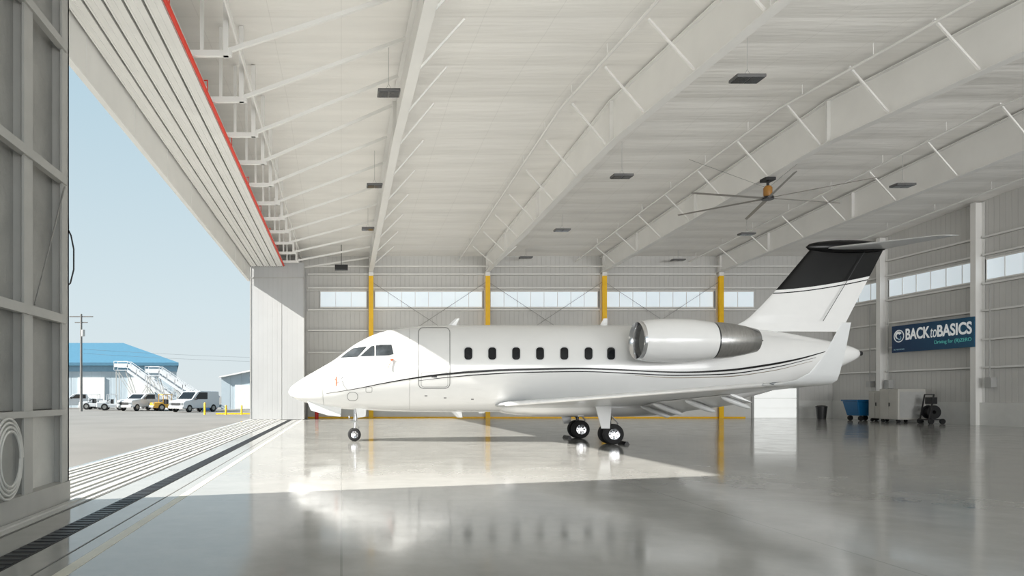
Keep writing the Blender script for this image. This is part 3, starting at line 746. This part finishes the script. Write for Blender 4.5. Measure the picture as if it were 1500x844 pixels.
# gear
def wheel(par, cx, cy, r, w, side):
    b = MB(); b.lathe([(-w/2, r*.55), (-w/2, r*.8), (-w*.42, r*.93), (-w*.2, r), (w*.2, r), (w*.42, r*.93), (w/2, r*.8), (w/2, r*.55)], (cx, cy, r), (0, 1, 0), 32); b.obj('tyre', 'rubber', par, smooth=40)
    b = MB(); b.lathe([(-w/2+.01, .01), (-w/2+.01, r*.18), (-w*.25, r*.28), (-w*.3, r*.48), (-w/2, r*.56), (w/2, r*.56), (w*.3, r*.48), (w*.25, r*.28), (w/2-.01, r*.18), (w/2-.01, .01)], (cx, cy, r), (0, 1, 0), 32, 0)
    for k in range(8):
        a = 2*math.pi*k/8; c = V((cx+r*.38*math.cos(a), cy, r+r*.38*math.sin(a)))
        for s_ in (-1, 1): b.tube(c+V((0, s_*w*.26, 0)), c+V((0, s_*(w*.30), 0)), r*.07, seg=8, m=1)
    b.obj('wheel_rim', ['chrome', 'darkplastic'], par, smooth=40)
for s_ in (-1, 1):
    gy = YC+s_*1.45; gx = 8.42
    ge = bpy.data.objects.new('main_landing_gear', None); COL.objects.link(ge); ge.parent = jet; ge.location = V((gx, gy, 0))-jet.location
    def gobj(mb, name, mats, **kw):
        ob = mb.obj(name, mats, None, **kw); ob.parent = ge; ob.location = -V((gx, gy, 0)); return ob
    before = set(bpy.data.objects)
    wheel(None, gx, gy-.2, .32, .2, s_); wheel(None, gx, gy+.2, .32, .2, s_)
    for ob in set(bpy.data.objects)-before: ob.parent = ge; ob.location = -V((gx, gy, 0))
    b = MB(); b.tube((gx, gy-.28, .32), (gx, gy+.28, .32), .05); b.tube((gx, gy, .30), (gx-.05, gy, .8), .055); b.tube((gx-.05, gy, .75), (gx-.12, gy, 1.3), .085)
    gobj(b, 'oleo_strut', 'darkmetal', smooth=40)
    b = MB(); b.beam((gx+.05, gy, .42), (gx+.25, gy, .65), .08, .03); b.beam((gx+.25, gy, .65), (gx+.0, gy, .9), .08, .03); b.beam((gx-.35, gy+.1*s_, 1.2), (gx-.04, gy, .75), .05, .05)
    gobj(b, 'torque_link', 'steelgrey')
    yy = gy+s_*.34
    b = MB(); b.hexa([(gx-.62, yy-.02, 1.25), (gx-.10, yy-.02, 1.25), (gx-.10, yy+.02, 1.25), (gx-.62, yy+.02, 1.25)][::-1]+[(gx-.42, yy-.02, .50), (gx-.16, yy-.02, .50), (gx-.16, yy+.02, .50), (gx-.42, yy+.02, .50)][::-1])
    gobj(b, 'gear_door', 'wingpaint', bevel=.01)
    b = MB(); b.path([(gx-.1, gy-.08, 1.2), (gx-.2, gy-.09, .9), (gx-.05, gy-.1, .6), (gx-.05, gy-.1, .4)], .014); gobj(b, 'hydraulic_hose', 'darkplastic')
gx, gy = PX(519), YC
ge = bpy.data.objects.new('nose_landing_gear', None); COL.objects.link(ge); ge.parent = jet; ge.location = V((gx, gy, 0))-jet.location
before = set(bpy.data.objects)
wheel(None, gx, gy-.17, .215, .13, 0); wheel(None, gx, gy+.17, .215, .13, 0)
b = MB(); b.tube((gx, gy-.22, .215), (gx, gy+.22, .215), .03); b.tube((gx, gy, .2), (gx+.02, gy, .65), .035); b.tube((gx+.02, gy, .6), (gx+.04, gy, 1.15), .06); b.obj('oleo_strut', 'chrome', smooth=40)
b = MB(); b.beam((gx+.0, gy, .3), (gx+.16, gy, .45), .06, .025); b.beam((gx+.16, gy, .45), (gx+.02, gy, .62), .06, .025); b.beam((gx+.03, gy, .7), (gx+.45, gy, 1.15), .05, .05); b.box(gx-.12, gx+.12, gy-.14, gy+.14, .62, .68); b.obj('torque_link', 'steelgrey')
b = MB(); b.lathe([(0, .01), (0, .05), (.03, .07), (.05, .07)], (gx-.14, gy, .8), (-1, 0, 0), 16); b.obj('taxi_light', 'chrome', smooth=40)
for s_ in (-1, 1):
    y_ = gy+s_*.30
    b = MB(); b.prism([(PX(450), PZ(586)), (PX(500), PZ(594)), (PX(499), PZ(610)), (PX(480), PZ(608)), (PX(456), PZ(601))], 'y', y_-.012, y_+.012); b.obj('gear_door', 'paint')
    b = MB(); b.prism([(gx+.03, 1.15), (gx+.4, 1.15), (gx+.36, .82), (gx+.1, .78)], 'y', y_-.01, y_+.01); b.obj('gear_door', 'paint')
for ob in set(bpy.data.objects)-before: ob.parent = ge; ob.location = -V((gx, gy, 0))
def blade_ant(px, py0, dz, ln_, sweep):
    x = PX(px); z = PZ(py0); b = MB()
    b.loft([[V((x, YC, z)), V((x+ln_*.4, YC-.02, z)), V((x+ln_, YC, z)), V((x+ln_*.4, YC+.02, z))], [V((x+sweep, YC, z+dz)), V((x+sweep+ln_*.25, YC-.01, z+dz)), V((x+sweep+ln_*.5, YC, z+dz)), V((x+sweep+ln_*.25, YC+.01, z+dz))]])
    b.obj('antenna', 'paint', jet)
blade_ant(655, 478, .26, .28, .28); blade_ant(878, 478, .26, .26, .14); blade_ant(660, 602, -.22, .36, .22); blade_ant(700, 602, -.08, .3, .05)
for px, py in ((490, 555), (497, 549)):
    p = surf(px, py, 0); b = MB(); b.tube(p, p+V((-.03, -.10, 0)), .012); b.tube(p+V((-.03, -.1, 0)), p+V((-.22, -.1, 0)), .012, .006); b.obj('pitot_probe', 'zinc', jet)
p = surf(574, 527, 0); b = MB(); b.box(p.x-.05, p.x+.05, p.y-.06, p.y, p.z-.02, p.z+.02); b.beam(p+V((0, -.05, 0)), p+V((-.14, -.08, -.28)), .03, .01); b.obj('probe_cover', 'orange', jet)
p = surf(497, 552, 0); b = MB(); b.beam(p+V((-.1, -.1, 0)), p+V((-.1, -.12, -.3)), .04, .01); b.obj('probe_cover', 'orange', jet)
for (px, py) in ((622, 580), (650, 583), (690, 585), (735, 600)):
    outline([(px, py), (px+4, py)], 1.6, .004, False).obj('drain_port', 'seam', jet)

for (x, y) in ((8.82, YC-1.45), (8.02, YC+1.45)):
    b = MB(); b.prism([(x-.08, 0), (x+.08, 0), (x+.03, .09), (x-.03, .09)], 'y', y-.28, y+.28); b.obj('wheel_chock', 'darkplastic', label='black rubber wheel chock by the main wheels', cat='wheel chock', group='wheel chocks')

# ------------------------------------------------------------ outside
def vehicle(kind, loc, rot, label, cat, body='carpaint', sc=1.0):
    e = empty({'van': 'van', 'pickup': 'pickup_truck', 'car': 'tow_tractor'}[kind], loc, rot, label=label, cat=cat)
    L, H, Wd = {'van': (4.6, 1.9, 1.85), 'pickup': (5.0, 1.7, 1.85), 'car': (3.0, 1.2, 1.5)}[kind]
    hl = L/2; w = Wd/2; e.scale = (sc, sc, sc)
    if kind == 'van': prof = [(-hl, .35), (-hl, .85), (-hl+.25, 1.02), (-hl+1.0, 1.12), (-hl+1.75, H-.08), (-hl+2.2, H), (hl-.1, H-.03), (hl, 1.2), (hl, .35)]
    elif kind == 'pickup': prof = [(-hl, .4), (-hl, .95), (-hl+.15, 1.05), (-hl+1.3, 1.15), (-hl+2.0, H-.05), (-hl+2.4, H), (-hl+3.3, H-.04), (-hl+3.5, 1.15), (hl, 1.12), (hl, .4)]
    else: prof = [(-hl, .3), (-hl, .8), (-hl+.9, .85), (-hl+1.0, .65), (hl-1.0, .65), (hl-.9, .95), (hl, .95), (hl, .3)]
    def add(mb, name, m, **kw):
        o = mb.obj(name, m, None, **kw); o.parent = e; return o
    b = MB(); b.prism(prof, 'y', -w, w); add(b, 'body', body, bevel=.05)
    if kind != 'car':
        xf = -hl+(1.05 if kind == 'van' else 1.35); xr = -hl+(1.72 if kind == 'van' else 1.98); zt_ = H-.13
        b = MB(); b.add([(xf-.02, -w+.12, 1.16), (xf-.02, w-.12, 1.16), (xr-.03, w-.18, zt_), (xr-.03, -w+.18, zt_)], [(0, 1, 2, 3)])
        b.v = [p+V((-.03, 0, .03)) for p in b.v]; add(b, 'windshield', 'glass')
        for s_ in (-1, 1):
            y = s_*(w+.008); b = MB(); x2 = -hl+(3.0 if kind == 'van' else 3.2)
            b.add([(xf+.3, y, 1.15), (x2, y, 1.15), (x2, y, zt_), (xr+.22, y, zt_)], [(0, 1, 2, 3)]); add(b, 'side_window', 'glass')
            b = MB(); b.box(xf+.28, xf+.42, s_*(w+.15)-.08, s_*(w+.15)+.08, 1.1, 1.3); add(b, 'side_mirror', 'darkplastic')
        b = MB(); b.box(-hl-.03, -hl+.02, -w+.4, w-.4, .6, .85); add(b, 'grille', 'darkplastic')
    else:
        b = MB(); b.box(-.2, .0, -.5, .5, .65, 1.1); add(b, 'seat', 'darkplastic')
        b = MB(); b.tube((-.65, 0, .7), (-.5, 0, 1.0), .02); b.lathe([(-.02, .18), (.02, .18)], (-.5, 0, 1.0), (-.5, 0, .86), 16); add(b, 'steering_wheel', 'darkplastic')
        b = MB()
        for xx in (-.55, .3):
            for yy in (-.6, .6): b.tube((xx, yy, .6), (xx, yy, 1.55), .03, seg=6)
        b.box(-.6, .35, -.65, .65, 1.53, 1.6); add(b, 'canopy', body)
    for s_ in (-1, 1):
        b = MB(); b.box(-hl-.03, -hl+.05, s_*(w-.22)-.15, s_*(w-.22)+.15, .65, .85); add(b, 'headlight', 'lampglass')
        for x in (-hl+.75, hl-.8):
            b = MB(); b.lathe([(-.11, .18), (-.11, .32), (-.07, .35), (.07, .35), (.11, .32), (.11, .18)], (x, s_*(w-.09), .35), (0, 1, 0), 24, 0)
            b.lathe([(-.10, .01), (-.11, .19), (.11, .19), (.10, .01)], (x, s_*(w-.09), .35), (0, 1, 0), 24, 1); add(b, 'wheel', ['rubber', 'zinc'], smooth=40)
    b = MB(); b.box(-hl-.08, -hl+.05, -w+.05, w-.05, .35, .55); add(b, 'bumper', 'steelgrey')
    return e
def at(px, D): return ((px-500)*D/1000.0, D, -.03)
vehicle('van', at(285, 62), math.radians(58), 'white van parked on the apron', 'van')
vehicle('pickup', at(209, 67), math.radians(64), 'white pickup truck parked beside the air stairs', 'truck')
vehicle('car', at(166, 68), math.radians(12), 'low white baggage tractor on the apron', 'tractor')
vehicle('car', at(140, 72), math.radians(5), 'low white baggage tractor on the apron', 'tractor')
vehicle('pickup', at(116, 76), math.radians(20), 'white pickup truck beside baggage tractors', 'truck')
vehicle('car', at(244, 66), math.radians(35), 'yellow ground support tractor between parked trucks', 'tractor', 'caryellow')
x, y, z = at(306, 66)
e = empty('waste_skip', (x, y, z), label='dark blue metal bin behind the white van', cat='container')
b = MB(); b.box(x-.6, x+.6, y-.5, y+.5, z, .12); b.loft([[(x-.7, y-.6, .1), (x+.7, y-.6, .1), (x+.7, y+.6, .1), (x-.7, y+.6, .1)], [(x-.9, y-.7, 1.3), (x+.9, y-.7, 1.3), (x+.9, y+.7, 1.3), (x-.9, y+.7, 1.3)]]); b.obj('tub', 'carblue', e)
b = MB(); b.prism([(x-.95, 1.3), (x+.95, 1.3), (x+.9, 1.42), (x-.9, 1.5)], 'y', y-.75, y+.75); b.obj('lid', 'carblue', e)
def stairs(px, D, flip, hgt, label):
    x, y, z = at(px, D)
    e = empty('air_stairs', (x, y, z), 0, label=label, cat='air stairs', group='mobile air stairs')
    def add(mb, name, m, **kw):
        o = mb.obj(name, m, None, **kw); o.parent = e; return o
    f = flip; L = hgt*1.15
    b = MB(); b.box(-1.7, 1.7, -.8, .8, .35, .65)
    for sx_ in (-1.2, 1.2):
        for sy_ in (-.7, .7): b.lathe([(-.1, .02), (-.1, .33), (.1, .33), (.1, .02)], (sx_, sy_, .33), (0, 1, 0), 16)
    add(b, 'chassis', 'carpaint')
    b = MB(); n_ = 11
    for i in range(n_):
        t = i/(n_-1); xx = f*(-L/2+L*t); zz = .8+(hgt-.8)*t; b.box(xx-.16, xx+.16, -.6, .6, zz-.04, zz)
    for s_ in (-1, 1): b.beam((f*(-L/2), s_*.65, .7), (f*(L/2), s_*.65, hgt-.1), .06, .28)
    b.box(f*L/2-.1 if f > 0 else -L/2-1.5, f*L/2+1.5 if f > 0 else -L/2+.1, -.65, .65, hgt-.06, hgt)
    add(b, 'stair_flight', 'carpaint')
    b = MB()
    for s_ in (-1, 1):
        b.beam((f*(-L/2), s_*.66, 1.75), (f*(L/2), s_*.66, hgt+.95), .06, .06); b.beam((f*(L/2), s_*.66, hgt+.95), (f*(L/2+1.5), s_*.66, hgt+.95), .06, .06)
        b.beam((f*(-L/2), s_*.66, 1.3), (f*(L/2), s_*.66, hgt+.5), .05, .35); b.beam((f*(L/2), s_*.66, hgt+.5), (f*(L/2+1.5), s_*.66, hgt+.5), .05, .4)
        for i in range(6):
            t = i/5; b.beam((f*(-L/2+L*t), s_*.66, .8+(hgt-.8)*t), (f*(-L/2+L*t), s_*.66, 1.75+(hgt-.8)*t), .05, .05)
        b.beam((f*(L/2+1.5), s_*.66, hgt), (f*(L/2+1.5), s_*.66, hgt+.95), .05, .05)
    add(b, 'handrail', 'carpaint')
    b = MB()
    for s_ in (-.5, .5):
        b.beam((f*1.5, s_, .6), (f*(L/2+.3), s_, hgt-.05), .08, .08); b.beam((-f*.8, s_, .6), (f*.6, s_, hgt*.62), .08, .08)
        b.beam((f*1.6, s_, .6), (f*(.3), s_, hgt*.62), .07, .07); b.beam((f*(L/2+1.3), s_, .5), (f*(L/2+1.3), s_, hgt-.05), .08, .08); b.beam((f*1.5, s_, .6), (f*(L/2+1.3), s_, hgt-.2), .06, .06)
        b.beam((f*(1.5), s_, .5), (f*(L/2+1.35), s_, .5), .08, .1)
    b.lathe([(-.1, .02), (-.1, .33), (.1, .33), (.1, .02)], (f*(L/2+1.2), -.6, .33), (0, 1, 0), 16)
    add(b, 'support_frame', 'steelgrey')
stairs(222, 76, -1, 4.3, 'white mobile air stairs parked on the apron')
stairs(264, 73, -1, 3.6, 'white mobile air stairs beside parked vans')
# blue-roofed building
b = MB()
b.loft([[(-80, 82, -.03), (-19.8, 82, -.03), (-25.5, 104, -.03), (-80, 104, -.03)], [(-80, 82, 4.4), (-19.8, 82, 4.4), (-25.5, 104, 4.4), (-80, 104, 4.4)]], 0)
b.loft([[(-80.1, 81.9, 4.3), (-19.7, 81.9, 4.3), (-25.4, 104.1, 4.3), (-80.1, 104.1, 4.3)], [(-80.1, 81.9, 5.1), (-19.7, 81.9, 5.1), (-25.4, 104.1, 5.1), (-80.1, 104.1, 5.1)]], 1)
b.loft([[(-80, 81.4, 5.0), (-19.4, 81.4, 5.0), (-25.2, 104.6, 5.0), (-80, 104.6, 5.0)], [(-80, 81.4, 5.35), (-19.4, 81.4, 5.35), (-25.2, 104.6, 5.35), (-80, 104.6, 5.35)], [(-80, 92, 8.5), (-29.4, 92, 8.5), (-30.0, 94, 8.5), (-80, 94, 8.5)]], 2)
for xx in (-36, -30, -24): b.box(xx-1.6, xx+1.6, 81.85, 82, 0, 3.6, 3)
b.obj('airport_building', ['farwall', 'bluetrim', 'blueroof', 'wains'], label='white airport building with blue metal roof', cat='building')
b = MB(); b.prism([(-13.0, -.03), (-4, -.03), (-4, 3.6), (-8.5, 4.3), (-13, 3.4)], 'y', 74, 90, 0); b.box(-11.5, -9.6, 73.9, 74, 0, 2.6, 1); b.prism([(-13.2, 3.35), (-8.5, 4.3), (-3.8, 3.6), (-3.8, 3.75), (-8.5, 4.48), (-13.2, 3.5)], 'y', 73.6, 90, 1)
b.obj('storage_shed', ['farwall', 'wains'], label='pale grey low gabled metal shed', cat='building')
x, y, z = at(119, 64)
e = empty('utility_pole', (x, y, z), label='tall weathered wooden utility pole with crossarm', cat='pole')
b = MB(); b.tube((x, y, 0-.03), (x, y, 9.1), .13, .09, seg=12); b.obj('pole', 'wood', e, smooth=40)
b = MB(); b.beam((x-1.1, y, 8.85), (x+1.1, y, 8.85), .10, .10); b.beam((x-.6, y, 8.3), (x+.6, y, 8.3), .08, .08)
b.obj('crossarm', 'wood', e)
b = MB(); b.tube((x+.26, y-.2, 7.0), (x+.26, y-.2, 7.6), .16, seg=14)
b.obj('transformer', 'steelgrey', e)
for z0, z1 in ((5.8, 5.2), (5.4, 4.8)):
    b = MB(); pts = []
    for i in range(21):
        t = i/20; pts.append((x+.2+(40)*t, y+9*t, z0+(z1-z0+.3)*t-2.0*t*(1-t)))
    b.path(pts, .010, 5); b.obj('power_line', 'wire', label='thin dark overhead power line', cat='cable', group='power lines')
for px in (300, 331, 354):
    x, y, z = at(px, 53)
    b = MB(); b.lathe([(0, .01), (0, .07), (.9 if px < 305 else .7, .07), (.95 if px < 305 else .75, .04), (.96 if px < 305 else .76, .005)], (x, y, z), (0, 0, 1), 14)
    b.obj('traffic_bollard', 'yellow', label='yellow steel bollard on the apron', cat='bollard', group='apron bollards', smooth=40)
b = MB(); b.box(at(316, 54)[0], at(366, 54)[0]+2, 54, 54.2, -.03, .08); b.obj('yellow_curb', 'yellow', label='low yellow painted curb', cat='curb')

# ------------------------------------------------------------ light & world
sd = bpy.data.lights.new('sun', 'SUN'); sd.energy = 9.2; sd.angle = math.radians(.6); sd.color = (1, .965, .90)
so = bpy.data.objects.new('sun', sd); COL.objects.link(so)
az, el = math.radians(15.3), math.radians(32.3)
dirv = V((math.cos(az)*math.cos(el), math.sin(az)*math.cos(el), -math.sin(el)))
so.rotation_euler = dirv.to_track_quat('-Z', 'Y').to_euler(); so.location = (-30, -5, 25)
def area(loc, aim, sx_, sy_, en, spread, col=(1, .995, .985)):  # unseen fill light, added behind the camera to brighten the interior
    ld = bpy.data.lights.new('fill_light', 'AREA'); ld.shape = 'RECTANGLE'; ld.size = sx_; ld.size_y = sy_; ld.energy = en; ld.spread = math.radians(spread); ld.color = col
    ob = bpy.data.objects.new('fill_light', ld); COL.objects.link(ob); ob.location = loc
    ob.rotation_euler = (V(aim)-V(loc)).to_track_quat('-Z', 'Y').to_euler()
area((8, -7, 3.5), (9, 45, 9.5), 14, 5, 320, 80)
area((25, -7, 3.5), (27, 40, 9.5), 14, 5, 740, 90)
area((18, -8, 1.5), (16, 18, 11.5), 26, 4, 420, 140)
w = bpy.data.worlds.new('world'); scene.world = w; w.use_nodes = True
nt = w.node_tree; n = nt.nodes; l = nt.links; bg = n['Background']
tc = n.new('ShaderNodeTexCoord'); sp = n.new('ShaderNodeSeparateXYZ'); l.new(tc.outputs['Generated'], sp.inputs[0])
cr = n.new('ShaderNodeValToRGB'); e = cr.color_ramp.elements
e[0].position = 0.0; e[0].color = lin(184, 192, 194); e[1].position = 1.0; e[1].color = lin(120, 154, 174)
q = e.new(.12); q.color = lin(178, 191, 196); q = e.new(.5); q.color = lin(146, 172, 186)
l.new(sp.outputs[2], cr.inputs[0]); l.new(cr.outputs[0], bg.inputs[0]); bg.inputs[1].default_value = 1.0

cam = bpy.data.cameras.new('camera'); co = bpy.data.objects.new('camera', cam); COL.objects.link(co)
co.location = (0, 0, CAMZ); co.rotation_euler = (math.radians(90), 0, 0)
cam.sensor_width = 36; cam.lens = 24; cam.shift_x = 250/1500; cam.shift_y = 156/1500; cam.clip_end = 1000
scene.camera = co
scene.view_settings.view_transform = 'Standard'
scene.view_settings.look = 'None'
scene.view_settings.exposure = 0.58
